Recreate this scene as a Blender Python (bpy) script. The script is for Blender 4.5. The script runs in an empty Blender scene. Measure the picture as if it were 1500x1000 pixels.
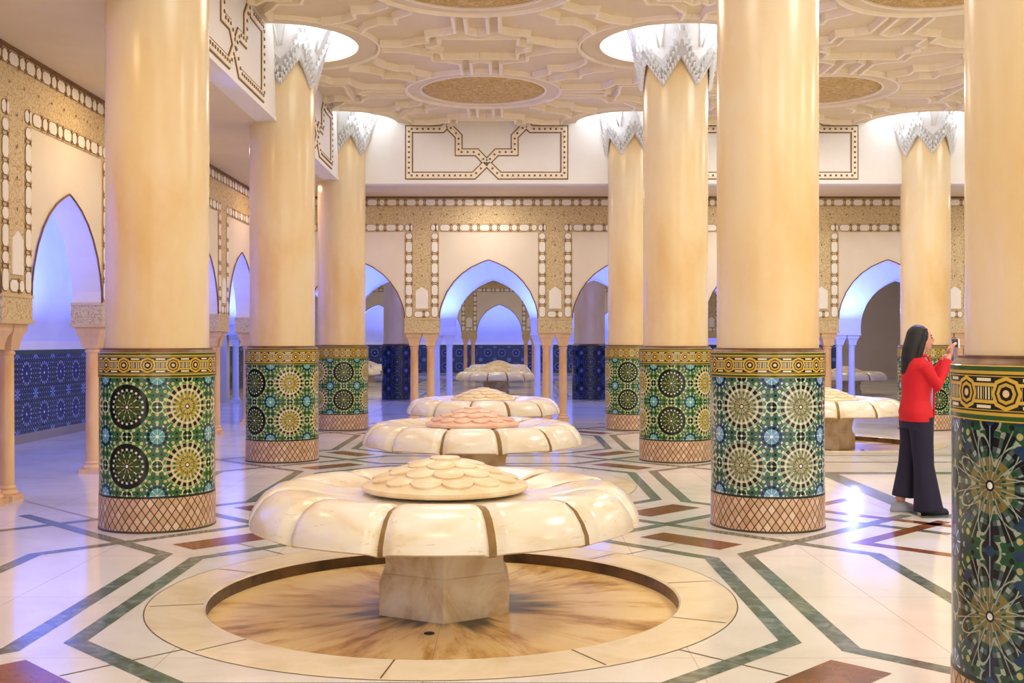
import bpy, math, random
from math import sin, cos, pi, sqrt, atan2, radians as R
from mathutils import Vector, Matrix
random.seed(7)
sc = bpy.context.scene
C = bpy.context.collection
# ---------------------------------------------------------------- camera
cam = bpy.data.objects.new('camera', bpy.data.cameras.new('camera')); C.objects.link(cam)
cam.location = (.375, 0, 1.484); cam.rotation_euler = (pi/2, 0, 0)
cam.data.sensor_width = 36; cam.data.lens = 36*1622/1500
cam.data.shift_x = 5/1500; cam.data.shift_y = -1/1500 * -1
cam.data.clip_end = 200
sc.camera = cam
# ---------------------------------------------------------------- world / exposure
w = bpy.data.worlds.new('world'); sc.world = w; w.use_nodes = True
bg = w.node_tree.nodes['Background']; bg.inputs[0].default_value = (1, .93, .84, 1); bg.inputs[1].default_value = 1.6
sc.view_settings.view_transform = 'Standard'; sc.view_settings.look = 'None'
sc.view_settings.exposure = 0.22; sc.view_settings.gamma = 1
try: sc.view_settings.use_curve_mapping = False
except Exception: pass
# ---------------------------------------------------------------- room constants
S = 4.97; HX = S/2                        # bay size, half
ROWS = [4.06, 9.03, 14.0, 18.97]          # column rows
FY = [6.545, 11.515, 16.485]              # fountain rows
ZA = 4.2; ZC = 5.262                      # aisle soffit, nave ceiling
XL, XR = -4.2, 14.14                       # side arcades
YB = 20.67                                # back arcade
Y2, Y3, Y4 = 27.2, 45.4, 48.6             # arcade beyond the corridor, far arcade, far wall
RH = .95                                  # ceiling recess radius
def lamp(name, kind, loc, energy, col, **k):
    d = bpy.data.lights.new(name, kind); d.energy = energy; d.color = col
    for a, b in k.items(): setattr(d, a, b)
    o = bpy.data.objects.new(name, d); C.objects.link(o); o.location = loc
    return o
def aim(o, target):
    o.rotation_euler = (Vector(target)-o.location).to_track_quat('-Z', 'Y').to_euler()
WARM = (1, .90, .77); AMBER = (1, .72, .40); WHITE = (1, .97, .94); COOL = (.86, .93, 1.0); BLUE = (.09, .15, 1)
# cove lights inside the white recesses round the column heads
def recess_lamps(x, y, quads, e=5):
    for qx, qy in quads:
        a = atan2(qy, qx)
        lamp('cove_lamp', 'POINT', (x+.74*cos(a), y+.74*sin(a), 5.36), e, COOL, shadow_soft_size=.06)
ALLQ = [(1,1),(1,-1),(-1,1),(-1,-1)]
for y in ROWS[1:3]:
    recess_lamps(-HX, y, [(1,1),(1,-1)]); recess_lamps(HX, y, ALLQ)
recess_lamps(-HX, ROWS[3], [(1,-1)], 7); recess_lamps(HX, ROWS[3], [(1,-1),(-1,-1)], 7); recess_lamps(3*HX, ROWS[3], [(-1,-1),(1,-1)], 7)
recess_lamps(HX, ROWS[0], ALLQ); recess_lamps(-HX, ROWS[0], [(1,1),(1,-1)]); recess_lamps(3*HX, ROWS[2], [(-1,-1),(-1,1)])
# unseen fill lamps added under the hall and aisle ceilings
for x in (0, S, 2*S):
    for y in (1.6, 6.545, 11.515, 16.485):
        l = lamp('ceiling_fill', 'AREA', (x, y, ZC-.09), 52 if x == 0 else 95, WARM if x == 0 else WHITE, shape='DISK', size=1.5)
for y in (3.5, 7.2, 11.5, 15.5, 19):
    lamp('aisle_fill', 'AREA', (-3.35, y, ZA-.03), 15, AMBER, shape='DISK', size=.5)  # amber fill added to warm the left sides of the left columns
for x in (0, 4.97, 9.94):
    lamp('aisle_fill', 'AREA', (x, 19.8, ZA-.03), 16, WARM, shape='DISK', size=.5)
# blue lamps of the corridors
def uplight(x, y, z, e): 
    o = lamp('blue_uplight', 'AREA', (x, y, z), e, BLUE, shape='DISK', size=.22); o.rotation_euler = (pi, 0, 0)
for y in (3, 6.5, 9.0, 11.5, 14, 16.5, 19):
    uplight(-5.7, y, 1.8, 100)
for k in range(-3, 6):
    x = HX*(k+.5)
    uplight(x, 21.6, 2.05, 60); uplight(x, 26.6, 2.05, 62); uplight(x, 24.0, 1.9, 50)
for x in (-5, -2.5, 0, 2.5, 5, 7.5, 10, 12.5): uplight(x, 46.6, 1.9, 130)
lamp('blue_lamp', 'POINT', (8.47, 26, 2.27), 45, (.3, .36, 1), shadow_soft_size=.12)
for x in (-3, 0, 5, 10):
    for y in (31.4, 38.9): lamp('far_hall_lamp', 'AREA', (x, y, 5.1), 60, (1, .9, .7), shape='DISK', size=1.2)
l = lamp('blue_spot', 'SPOT', (5.6, 12.5, 4.9), 900, (.2, .22, 1), spot_size=R(34), spot_blend=.9, shadow_soft_size=.1)
aim(l, (3.7, 9.3, 0))
# ---------------------------------------------------------------- node expression helper
class N:
    def __init__(s, nt): s.nt = nt
    def v(s, val): return E(s, val)
    def math(s, op, *a):
        n = s.nt.nodes.new('ShaderNodeMath'); n.operation = op
        for i, x in enumerate(a):
            if isinstance(x, E): x = x.k
            if isinstance(x, (int, float)): n.inputs[i].default_value = x
            else: s.nt.links.new(x, n.inputs[i])
        return E(s, n.outputs[0])
class E:
    def __init__(s, n, k): s.n = n; s.k = k
    def __add__(s, o): return s.n.math('ADD', s, o)
    __radd__ = __add__
    def __mul__(s, o): return s.n.math('MULTIPLY', s, o)
    __rmul__ = __mul__
    def __sub__(s, o): return s.n.math('SUBTRACT', s, o)
    def __rsub__(s, o): return s.n.math('SUBTRACT', o, s)
    def __truediv__(s, o): return s.n.math('DIVIDE', s, o)
    def __lt__(s, o): return s.n.math('LESS_THAN', s, o)
    def __gt__(s, o): return s.n.math('GREATER_THAN', s, o)
    def __and__(s, o): return s.n.math('MULTIPLY', s, o)
    def abs(s): return s.n.math('ABSOLUTE', s)
    def fract(s): return s.n.math('FRACT', s)
    def floor(s): return s.n.math('FLOOR', s)
    def cos(s): return s.n.math('COSINE', s)
    def max(s, o): return s.n.math('MAXIMUM', s, o)
    def min(s, o): return s.n.math('MINIMUM', s, o)
def hyp(a, b): return a.n.math('SQRT', a*a+b*b)
def at2(a, b): return a.n.math('ARCTAN2', a, b)
def srgb(c): return tuple(((v/255)/12.92 if v/255 <= .04045 else ((v/255+.055)/1.055)**2.4) for v in c)+(1,)
def newmat(name, rough=.5, col=(200,200,200)):
    m = bpy.data.materials.new(name); m.use_nodes = True
    b = m.node_tree.nodes['Principled BSDF']; b.inputs['Roughness'].default_value = rough
    b.inputs['Base Color'].default_value = srgb(col)
    return m, m.node_tree, b
def coords(nt, kind='Object'):
    t = nt.nodes.new('ShaderNodeTexCoord'); s = nt.nodes.new('ShaderNodeSeparateXYZ')
    nt.links.new(t.outputs[kind], s.inputs[0]); n = N(nt)
    return t.outputs[kind], n, E(n, s.outputs[0]), E(n, s.outputs[1]), E(n, s.outputs[2])
def mixc(nt, fac, a, b):
    m = nt.nodes.new('ShaderNodeMix'); m.data_type = 'RGBA'
    if isinstance(fac, E): fac = fac.k
    if isinstance(fac, (int, float)): m.inputs[0].default_value = fac
    else: nt.links.new(fac, m.inputs[0])
    for s, c in ((6, a), (7, b)):
        if isinstance(c, tuple): m.inputs[s].default_value = srgb(c) if len(c) == 3 else c
        else: nt.links.new(c, m.inputs[s])
    return m.outputs[2]
def noise(nt, vec, scale, detail=4, rough=.55, dist=0, stretch=None):
    n = nt.nodes.new('ShaderNodeTexNoise'); n.inputs['Scale'].default_value = scale
    n.inputs['Detail'].default_value = detail; n.inputs['Roughness'].default_value = rough
    n.inputs['Distortion'].default_value = dist
    if stretch:
        mp = nt.nodes.new('ShaderNodeMapping'); mp.inputs['Scale'].default_value = stretch
        nt.links.new(vec, mp.inputs[0]); vec = mp.outputs[0]
    nt.links.new(vec, n.inputs['Vector'])
    return E(N(nt), n.outputs['Fac'])
def ramp(nt, fac, stops):
    r = nt.nodes.new('ShaderNodeValToRGB'); nt.links.new(fac.k, r.inputs[0])
    el = r.color_ramp.elements
    while len(el) < len(stops): el.new(.5)
    for e, (p, c) in zip(el, stops): e.position = p; e.color = srgb(c)
    return r.outputs[0]
def setc(nt, b, c): nt.links.new(c, b.inputs['Base Color'])
def bump(nt, b, h, strength=.3, dist=.01):
    n = nt.nodes.new('ShaderNodeBump'); n.inputs['Strength'].default_value = strength; n.inputs['Distance'].default_value = dist
    nt.links.new(h.k if isinstance(h, E) else h, n.inputs['Height']); nt.links.new(n.outputs[0], b.inputs['Normal'])
M = {}
def mottled(key, stops, scale=2, rough=.4, stretch=None, detail=5, bm=None, dist=.4):
    m, nt, b = newmat(key, rough); v, n, x, y, z = coords(nt)
    f = noise(nt, v, scale, detail, .6, dist, stretch); setc(nt, b, ramp(nt, f, stops))
    if bm: bump(nt, b, noise(nt, v, bm[0], 3), bm[1])
    M[key] = m; return m, nt, b
# floor marbles
m, nt, b = newmat('floor_marble', .13); v, n, x, y, z = coords(nt)
c1 = ramp(nt, noise(nt, v, .9, 6, .6, .5), [(.3, (212,203,188)), (.5, (227,219,207)), (.7, (235,229,220))])
sp = noise(nt, v, 45, 2, .6) > .72
c1 = mixc(nt, sp*.35, c1, (170,140,100))
jx = ((x/1.2425+.5).fract()-.5).abs() < .003; jy = ((y/1.2425+.31).fract()-.5).abs() < .003
c1 = mixc(nt, jx.max(jy)*.45, c1, (160,135,100)); setc(nt, b, c1)
M['floor'] = m
mottled('green_marble', [(.3, (70,82,70)), (.5, (100,112,100)), (.68, (138,144,132)), (.8, (80,92,80))], 7, .16, dist=1.5)
mottled('brown_marble', [(.3, (92,48,22)), (.6, (140,80,36)), (.75, (120,66,30))], 4, .16)
mottled('joint', [(.4, (92,72,44)), (.6, (110,88,56))], 4, .4)
mottled('basin_rim', [(.3, (214,192,150)), (.55, (233,216,184)), (.75, (224,203,160))], 2.2, .2)
mottled('step_shade_stone', [(.35, (52,34,18)), (.65, (110,78,42))], 4, .35)  # dark brown paints the shadow on the basin's inner step
# basin: radial stains left by water
m, nt, b = newmat('basin_stone', .3); v, n, x, y, z = coords(nt)
r_ = hyp(x, y); th = at2(y, x)
cx = nt.nodes.new('ShaderNodeCombineXYZ')
nt.links.new((th.cos()*3.0).k, cx.inputs[0]); nt.links.new(((th+1.57).cos()*3.0).k, cx.inputs[1]); nt.links.new((r_*.9).k, cx.inputs[2])
f1 = noise(nt, cx.outputs[0], 1.6, 6, .65)
base = ramp(nt, f1, [(.33, (160,108,44)), (.42, (216,168,92)), (.52, (244,210,142)), (.72, (248,224,168))])
stain = noise(nt, cx.outputs[0], 1.1, 3, .5, .5) - (r_-.42)*.95
base = mixc(nt, n.math('MULTIPLY_ADD', stain, 5, -1.9).max(0).min(.93), base, (26,17,10))
wj = ((th/(2*pi)*16).fract()-.5).abs() > .4955
setc(nt, b, mixc(nt, wj*.5, base, (110,78,40))); M['basin'] = m
# fountain marble
m, nt, b = newmat('fountain_marble', .2); v, n, x, y, z = coords(nt)
f = noise(nt, v, 2.6, 6, .6, .8, (1, 1, 2.5))
c = ramp(nt, f, [(.3, (226,200,158)), (.5, (238,224,198)), (.7, (240,232,216))])
c = mixc(nt, (noise(nt, v, 5, 5, .7, 1.5, (1, 1, 4)) > .63)*.35, c, (196,158,104)); setc(nt, b, c); M['fountain'] = m
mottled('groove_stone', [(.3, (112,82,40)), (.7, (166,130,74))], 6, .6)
mottled('petal_stone', [(.3, (224,196,150)), (.7, (244,226,192))], 7, .35)
mottled('pink_petal_stone', [(.3, (222,172,140)), (.7, (240,206,180))], 7, .35)
mottled('pedestal_stone', [(.3, (190,156,112)), (.5, (222,202,170)), (.7, (232,220,198))], 3.5, .3, dist=1.2)
# column shaft, polished plaster
m, nt, b = newmat('shaft_plaster', .24); v, n, x, y, z = coords(nt)
f = noise(nt, v, 1.1, 4, .55, .3, (1, 1, .5)) + (noise(nt, v, 14, 3)-.5)*.08
setc(nt, b, ramp(nt, f, [(.3, (224,186,126)), (.5, (230,204,156)), (.7, (232,216,184))])); M['shaft'] = m
mottled('dark_trim', [(.4, (96,62,34)), (.6, (128,86,44))], 8, .4)
# mosaic of the column bases
def zellij(key, pal):
    m, nt, b = newmat(key, .16); v, n, x, y, z = coords(nt)
    U = .4775; W = .46
    a = at2(y, x)/(2*pi)*6+12.25
    cell = a.floor(); p = (a.fract()-.5)*U; q = (((z-.29)/W).fract()-.5)*W
    hsh = (cell*.618+.2).fract()
    def pol(dp, dq):
        pp = p if dp is None else p.abs()-dp
        qq = q if dq is None else q.abs()-dq
        return hyp(pp, qq), at2(qq, pp)
    r1, t1 = pol(None, None); r2, t2 = pol(U/2, W/2); r3, t3 = pol(U/2, None); r4, t4 = pol(None, W/2)
    # ground: green field with small pale chips and straps
    k = 2*pi/.0597
    g1 = ((p+q)*k*.5).cos(); g2 = ((p-q)*k*.5).cos(); g3 = (p*k).cos(); g4 = (q*k).cos()
    chips = (g1*g2) > .62; c = mixc(nt, chips, pal['green'], pal['cream'])
    c = mixc(nt, (g3*g4) > .7, c, pal['yellow'])
    c = mixc(nt, (g1*g2) < -.72, c, pal['dark'])
    strap = (((p.abs()+q.abs())-.235).abs() < .006).max(((p.abs()-q.abs()).abs() < .005))
    c = mixc(nt, strap, c, pal['cream'])
    for rr, tt in ((r3, t3), (r4, t4)):
        c = mixc(nt, rr < .046, c, pal['dark'])
        c = mixc(nt, (rr < .046) & ((tt*4).cos() > .55), c, pal['leaf'])
        c = mixc(nt, ((rr-.046).abs() < .005), c, pal['cream'])
        c = mixc(nt, rr < .010, c, pal['white'])
    # small blue rosettes
    c = mixc(nt, r2 < .098, c, pal['teal2'])
    c = mixc(nt, (r2 < .098) & (r2 > .084) & ((t2*12).cos() > .5), c, pal['cream'])
    c = mixc(nt, (r2 < .080) & ((t2*12).cos() < .5), c, pal['dark'])
    c = mixc(nt, r2 < .058, c, pal['teal'])
    c = mixc(nt, (r2 < .058) & ((t2*8).cos() > .93), c, pal['white'])
    c = mixc(nt, r2 < .012, c, pal['white'])
    # large rosettes
    dark = hsh < pal['thr']
    gold = mixc(nt, dark, pal['gold'], pal['olive'])
    ring = mixc(nt, dark, pal['ring'], pal['dark'])
    c = mixc(nt, r1 < .196, c, pal['leaf'])
    c = mixc(nt, (r1 < .196) & ((t1*20).cos() > .3) & (r1 > .178), c, pal['cream'])
    c = mixc(nt, r1 < .176, c, ring)
    c = mixc(nt, (r1 < .172) & (r1 > .140) & ((t1*20).cos() < .35), c, pal['dark'])
    c = mixc(nt, (r1 < .140) & (r1 > .122) & ((t1*20).cos() > .2), c, pal['white2'])
    c = mixc(nt, (r1 < .122) & (r1 > .100) & ((t1*20).cos() < 0), c, pal['green'])
    c = mixc(nt, r1 < .100, c, gold)
    c = mixc(nt, (r1 < .1) & ((t1*10).cos() > .86), c, pal['cream'])
    c = mixc(nt, ((r1-.062).abs() < .009) & ((t1*20).cos() > 0), c, pal['green'])
    c = mixc(nt, r1 < .020, c, pal['dark']); c = mixc(nt, r1 < .012, c, pal['white'])
    if pal.get('star'):
        sp = ((t1*14/(2*pi)).fract()-.5).abs()*r1
        c = mixc(nt, (r1 < .205) & (r1 > .03) & ((t1*14).cos() < -.2) & (r1 > .105), c, pal['dark'])
        c = mixc(nt, (r1 < .22) & (r1 > .05) & (sp < .0045), c, pal['white2'])
        c = mixc(nt, (((t1*7).cos()*.05+.13-r1).abs() < .006), c, pal['cream'])
        c = mixc(nt, ((((p+q)*k*.25).cos()*((p-q)*k*.25).cos()) > .55) & (r1 > .16), c, pal['teal2'])
    wob = noise(nt, v, 30, 2)
    c = mixc(nt, (wob > .56)*.25, c, pal['dark'])
    setc(nt, b, c)
    bump(nt, b, wob, .12, .004)
    M[key] = m
P1 = dict(green=(54,104,58), cream=(212,205,150), yellow=(198,176,70), dark=(18,22,18), leaf=(88,140,72), white=(235,235,215),
          teal=(84,160,160), teal2=(40,96,92), gold=(176,150,62), olive=(66,70,26), ring=(206,190,140), white2=(226,214,170), thr=.42)
P2 = dict(P1, green=(62,100,84), cream=(206,210,184), yellow=(188,186,120), teal=(108,160,196), teal2=(44,84,120), gold=(150,140,96), olive=(74,84,74), ring=(186,184,160), leaf=(86,128,100), thr=-1)
P3 = dict(P1, green=(30,74,48), cream=(150,160,140), yellow=(196,160,60), dark=(12,16,20), teal=(70,104,150), teal2=(30,56,84), gold=(120,106,52), olive=(56,66,30), ring=(66,84,78), leaf=(38,74,52), white2=(140,150,150), thr=-1, star=1)
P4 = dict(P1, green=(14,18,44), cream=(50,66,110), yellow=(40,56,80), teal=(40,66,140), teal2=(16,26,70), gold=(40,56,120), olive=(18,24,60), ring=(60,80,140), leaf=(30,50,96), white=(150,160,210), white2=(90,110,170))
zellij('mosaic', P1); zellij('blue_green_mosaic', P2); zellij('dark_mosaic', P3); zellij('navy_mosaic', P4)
# geometric frieze at the head of the mosaic
m, nt, b = newmat('mosaic_frieze', .16); v, n, x, y, z = coords(nt)
u = at2(y, x)/(2*pi)*15+30; L = .191
p = (u.fract()-.5)*L; q = z-1.305
pa = p.abs(); qa = q.abs()
hx_ = pa.max((pa+qa)*.76)        # rounded hexagon distance
c = mixc(nt, 0, (200,160,60), (200,160,60))
c = mixc(nt, (qa < .058), c, (40,36,26))
c = mixc(nt, (qa < .058) & (((qa-.030).abs() < .006)), c, (206,170,74))
c = mixc(nt, (qa > .042) & (qa < .053) & (pa > .062), c, (226,216,180))
c = mixc(nt, (qa < .022) & (pa > .058) & ((p*2*pi/.014).cos() > 0), c, (222,206,150))
hd = pa.max(qa)*.62+(pa+qa)*.38
c = mixc(nt, hd < .060, c, (206,168,66)); c = mixc(nt, hd < .046, c, (46,40,26)); c = mixc(nt, hd < .038, c, (196,160,64))
c = mixc(nt, hd < .026, c, (34,30,22)); c = mixc(nt, hyp(p, q) < .013, c, (222,190,150))
c = mixc(nt, ((qa-.064).abs() < .003), c, (50,60,30)); c = mixc(nt, (qa-.086).abs() < .008, c, (50,84,40))
setc(nt, b, c); M['frieze_tile'] = m
# diamond lattice foot
m, nt, b = newmat('diamond_tile', .3); v, n, x, y, z = coords(nt)
u = at2(y, x)/(2*pi)*44+44; zz = z/.092
A = u+zz; B = u-zz
e1 = (A.fract()-.5).abs(); e2 = (B.fract()-.5).abs()
hh = (A.floor()*.37+B.floor()*.73).fract()
c = ramp(nt, hh, [(0, (190,150,110)), (.4, (214,178,138)), (.7, (206,160,128)), (1, (228,200,168))])
c = mixc(nt, e1.max(e2) > .43, c, (62,44,26)); c = mixc(nt, z > .268, c, (30,36,24)); c = mixc(nt, z < .016, c, (60,50,28))
setc(nt, b, c); M['diamond'] = m
# plasters
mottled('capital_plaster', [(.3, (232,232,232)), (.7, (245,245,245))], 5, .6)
mottled('capital_hollow_shade', [(.3, (192,192,192)), (.7, (216,214,210))], 9, .7)  # shade of the gaps between the cells put into this grey
mottled('recess_plaster', [(.3, (240,242,246)), (.7, (246,248,250))], 2, .6)
mottled('ceiling_plaster', [(.3, (220,200,162)), (.7, (228,210,176))], 1.5, .7)
mottled('beam_plaster', [(.3, (236,230,222)), (.7, (240,236,230))], 1.5, .6)
mottled('soffit_plaster', [(.3, (222,204,170)), (.7, (230,214,184))], 1.2, .7)
mottled('wall_plaster', [(.3, (232,218,194)), (.7, (238,226,206))], 1.2, .6)
mottled('moulding_plaster', [(.3, (244,228,196)), (.7, (250,238,212))], 3, .55)
mottled('gilt_and_shade_line', [(.3, (104,70,34)), (.7, (140,100,52))], 9, .5)
mottled('frieze_ground', [(.3, (206,178,126)), (.7, (220,194,146))], 6, .5)
mottled('cartouche_plaster', [(.3, (242,234,218)), (.7, (246,240,228))], 3, .5)
m, nt, b = newmat('arabesque', .6); v, n, x, y, z = coords(nt)
vo = nt.nodes.new('ShaderNodeTexVoronoi'); vo.feature = 'DISTANCE_TO_EDGE'; vo.inputs['Scale'].default_value = 22
nz = nt.nodes.new('ShaderNodeTexNoise'); nz.inputs['Scale'].default_value = 11; nt.links.new(v, nz.inputs['Vector'])
mx = nt.nodes.new('ShaderNodeVectorMath'); mx.operation = 'MULTIPLY_ADD'; nt.links.new(nz.outputs['Color'], mx.inputs[0]); mx.inputs[1].default_value = (.16,)*3; nt.links.new(v, mx.inputs[2])
nt.links.new(mx.outputs[0], vo.inputs['Vector']); d = E(n, vo.outputs['Distance'])
c = mixc(nt, d < .06, (218,196,152), (178,146,94))
c = mixc(nt, (noise(nt, v, 26, 3, .7, 1) > .55)*.5, c, (226,204,158)); setc(nt, b, c); bump(nt, b, d, .5, .01); M['arabesque'] = m
m, nt, b = newmat('carved_rosette', .6); v, n, x, y, z = coords(nt)
f = noise(nt, v, 9, 4, .7, 2.2)
setc(nt, b, ramp(nt, f, [(.35, (186,142,58)), (.5, (222,182,98)), (.65, (240,212,144))])); bump(nt, b, f, 1.0, .05); M['carved'] = m
mottled('peach_marble', [(.3, (222,168,112)), (.6, (238,200,154)), (.8, (228,180,128))], 3, .25, (1, 1, .4))
# dado of blue tile on flat walls
m, nt, b = newmat('blue_dado', .25); v, n, x, y, z = coords(nt)
s = x+y
p = ((s/.62).fract()-.5)*.62; q = (((z-.12)/.6).fract()-.5)*.6
r1 = hyp(p, q); t1 = at2(q, p); r2 = hyp(p.abs()-.31, q.abs()-.3); k = 2*pi/.075
c = mixc(nt, ((p+q)*k*.5).cos()*((p-q)*k*.5).cos() > .5, (22,32,56), (96,120,148))
c = mixc(nt, (p*k).cos()*(q*k).cos() > .7, c, (90,120,120))
c = mixc(nt, r1 < .2, c, (20,26,54)); c = mixc(nt, (r1 < .18) & (r1 > .13) & ((t1*16).cos() > 0), c, (140,156,190))
c = mixc(nt, (r1 < .1) & ((t1*8).cos() > .4), c, (46,76,130)); c = mixc(nt, r1 < .02, c, (210,215,230))
c = mixc(nt, r2 < .09, c, (40,70,120)); c = mixc(nt, (r2 < .09) & ((at2(q.abs()-.3, p.abs()-.31)*8).cos() > .5), c, (150,170,200))
c = mixc(nt, z < .14, c, (150,140,120)); c = mixc(nt, z > 1.3, c, (60,80,60)); setc(nt, b, c); M['dado'] = m
mottled('pale_wall', [(.3, (220,220,228)), (.7, (230,230,236))], 1.5, .7)
# figure
def plain(key, col, rough=.6): m, nt, b = newmat(key, rough, col); M[key] = m
plain('skin', (206,150,120), .5); plain('red_cloth', (206,14,30), .75); plain('navy_cloth', (28,22,46), .85); plain('black_hair', (12,8,16), .6)
plain('lavender_cloth', (170,160,200), .8); plain('shoe_white', (150,150,165), .5); plain('shoe_dark', (30,26,34), .5); plain('phone_shell', (215,220,230), .3); plain('phone_glass', (18,18,26), .1)
plain('lip', (150,60,60), .5); plain('strap_black', (20, 18, 24), .5)
# ---------------------------------------------------------------- mesh builder
class MB:
    def __init__(s): s.v = []; s.f = []; s.m = []; s.sm = []
    def add(s, vs, fs, mi=0, smooth=False, T=None):
        o = len(s.v)
        s.v += [tuple(T @ Vector(p)) for p in vs] if T else [tuple(p) for p in vs]
        for f in fs: s.f.append([i+o for i in f]); s.m.append(mi); s.sm.append(smooth)
    def box(s, x0, x1, y0, y1, z0, z1, mi=0, T=None):
        s.add([(x0,y0,z0),(x1,y0,z0),(x1,y1,z0),(x0,y1,z0),(x0,y0,z1),(x1,y0,z1),(x1,y1,z1),(x0,y1,z1)],
              [(3,2,1,0),(4,5,6,7),(0,1,5,4),(1,2,6,5),(2,3,7,6),(3,0,4,7)], mi, False, T)
    def lathe(s, prof, n=48, mi=0, smooth=True, a0=0, T=None, cap0=True, cap1=True):
        vs = []; fs = []
        for r, z in prof:
            for k in range(n):
                a = a0+2*pi*k/n; vs.append((r*cos(a), r*sin(a), z))
        for i in range(len(prof)-1):
            for k in range(n):
                k2 = (k+1) % n; fs.append((i*n+k, i*n+k2, (i+1)*n+k2, (i+1)*n+k))
        if cap0 and prof[0][0] > 1e-4: fs.append(tuple(reversed(range(n))))
        if cap1 and prof[-1][0] > 1e-4: fs.append(tuple((len(prof)-1)*n+k for k in range(n)))
        s.add(vs, fs, mi, smooth, T)
    def strip(s, pts, w, z0, z1, mi=0, closed=False, T=None, bev=0):
        """flat band of width w following pts in the xy plane, as a solid between z0 and z1"""
        n = len(pts); P = [Vector(p) for p in pts]; Lh = []; Rh = []
        for i in range(n):
            a = P[i-1] if (i > 0 or closed) else None; c = P[(i+1) % n] if (i < n-1 or closed) else None
            d1 = (P[i]-a).normalized() if a is not None else None; d2 = (c-P[i]).normalized() if c is not None else None
            if d1 is None: d1 = d2
            if d2 is None: d2 = d1
            n1 = Vector((-d1.y, d1.x)); n2 = Vector((-d2.y, d2.x)); b_ = (n1+n2).normalized()
            k = min(1/max(b_.dot(n1), .25), 4)
            Lh.append(P[i]+b_*k*w/2); Rh.append(P[i]-b_*k*w/2)
        vs = []
        for i in range(n):
            cl = Lh[i].lerp(Rh[i], bev); cr = Rh[i].lerp(Lh[i], bev)
            vs += [(Lh[i].x, Lh[i].y, z1), (Rh[i].x, Rh[i].y, z1), (cl.x, cl.y, z0), (cr.x, cr.y, z0)]
        fs = []
        for i in range(n if closed else n-1):
            a = 4*i; b = 4*((i+1) % n)
            fs += [(a, b, b+1, a+1), (a+2, a+3, b+3, b+2), (a, a+2, b+2, b), (a+1, b+1, b+3, a+3)]
        if not closed: fs += [(0, 1, 3, 2), (4*(n-1), 4*(n-1)+2, 4*(n-1)+3, 4*(n-1)+1)]
        s.add(vs, fs, mi, False, T)
    def flat(s, pts, w, z, mi=0, closed=False):
        n = len(pts); t = MB(); t.strip(pts, w, z, z, mi, closed)
        vs = []
        for i in range(n): vs += [t.v[4*i], t.v[4*i+1]]
        fs = [(2*i+1, 2*((i+1) % n)+1, 2*((i+1) % n), 2*i) for i in range(n if closed else n-1)]
        s.add(vs, fs, mi)
    def tube(s, pts, r, n=8, mi=0, closed=False, T=None, smooth=True):
        P = [Vector(p) for p in pts]; vs = []; fs = []; m_ = len(P)
        rr = r if isinstance(r, (list, tuple)) else [r]*m_
        up = None
        for i in range(m_):
            if closed: d = P[(i+1) % m_]-P[i-1]
            else: d = P[min(i+1, m_-1)]-P[max(i-1, 0)]
            d.normalize()
            if up is None:
                up = Vector((0, 0, 1)) if abs(d.z) < .9 else Vector((1, 0, 0))
            a = d.cross(up).normalized(); up = a.cross(d).normalized()
            for k in range(n):
                t = 2*pi*k/n; vs.append(P[i]+(a*cos(t)+up*sin(t))*rr[i])
        for i in range(m_ if closed else m_-1):
            j = (i+1) % m_
            for k in range(n): fs.append((i*n+k, i*n+(k+1) % n, j*n+(k+1) % n, j*n+k))
        if not closed: fs += [tuple(reversed(range(n))), tuple((m_-1)*n+k for k in range(n))]
        s.add(vs, fs, mi, smooth, T)
    def loft(s, secs, n=24, mi=0, T=None):
        """secs: (centre, half-width a along x, half-depth b along y, z) ellipses"""
        vs = []; fs = []
        for (cx, cy, z, a, b) in secs:
            for k in range(n):
                t = 2*pi*k/n; vs.append((cx+a*cos(t), cy+b*sin(t), z))
        for i in range(len(secs)-1):
            for k in range(n): fs.append((i*n+k, i*n+(k+1) % n, (i+1)*n+(k+1) % n, (i+1)*n+k))
        fs += [tuple(reversed(range(n))), tuple((len(secs)-1)*n+k for k in range(n))]
        s.add(vs, fs, mi, True, T)
    def ball(s, c, rad, n=16, mi=0, T=None):
        rx, ry, rz = rad if isinstance(rad, tuple) else (rad,)*3
        h = n//2; prof = [(sin(pi*i/h), -cos(pi*i/h)) for i in range(h+1)]
        prof[0] = (1e-3, -1); prof[-1] = (1e-3, 1)
        X = Matrix.Translation(c) @ Matrix.Diagonal((rx, ry, rz, 1))
        s.lathe(prof, n, mi, True, T=(T @ X) if T else X)
    def build(s, name, mats, parent=None, loc=None, kind=None):
        me = bpy.data.meshes.new(name); me.from_pydata(s.v, [], s.f)
        if isinstance(mats, str): mats = [mats]
        for k in mats: me.materials.append(M[k])
        me.polygons.foreach_set('material_index', s.m); me.polygons.foreach_set('use_smooth', s.sm); me.update()
        o = bpy.data.objects.new(name, me); C.objects.link(o)
        if parent: o.parent = parent
        if loc: o.location = loc
        if kind: o['kind'] = kind
        return o
def smooth_angle(o, deg=40):
    me = o.data
    me.polygons.foreach_set('use_smooth', [True]*len(me.polygons))
    me.set_sharp_from_angle(angle=R(deg))
def thing(name, loc, label, cat, group=None, rz=0):
    o = bpy.data.objects.new(name, None); C.objects.link(o); o.location = loc; o.rotation_euler = (0, 0, rz); o.empty_display_size = .2
    tag(o, label, cat, group); return o
def tag(o, label, cat, group=None):
    o['label'] = label; o['category'] = cat
    if group: o['group'] = group
    o['kind'] = 'thing'
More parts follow.
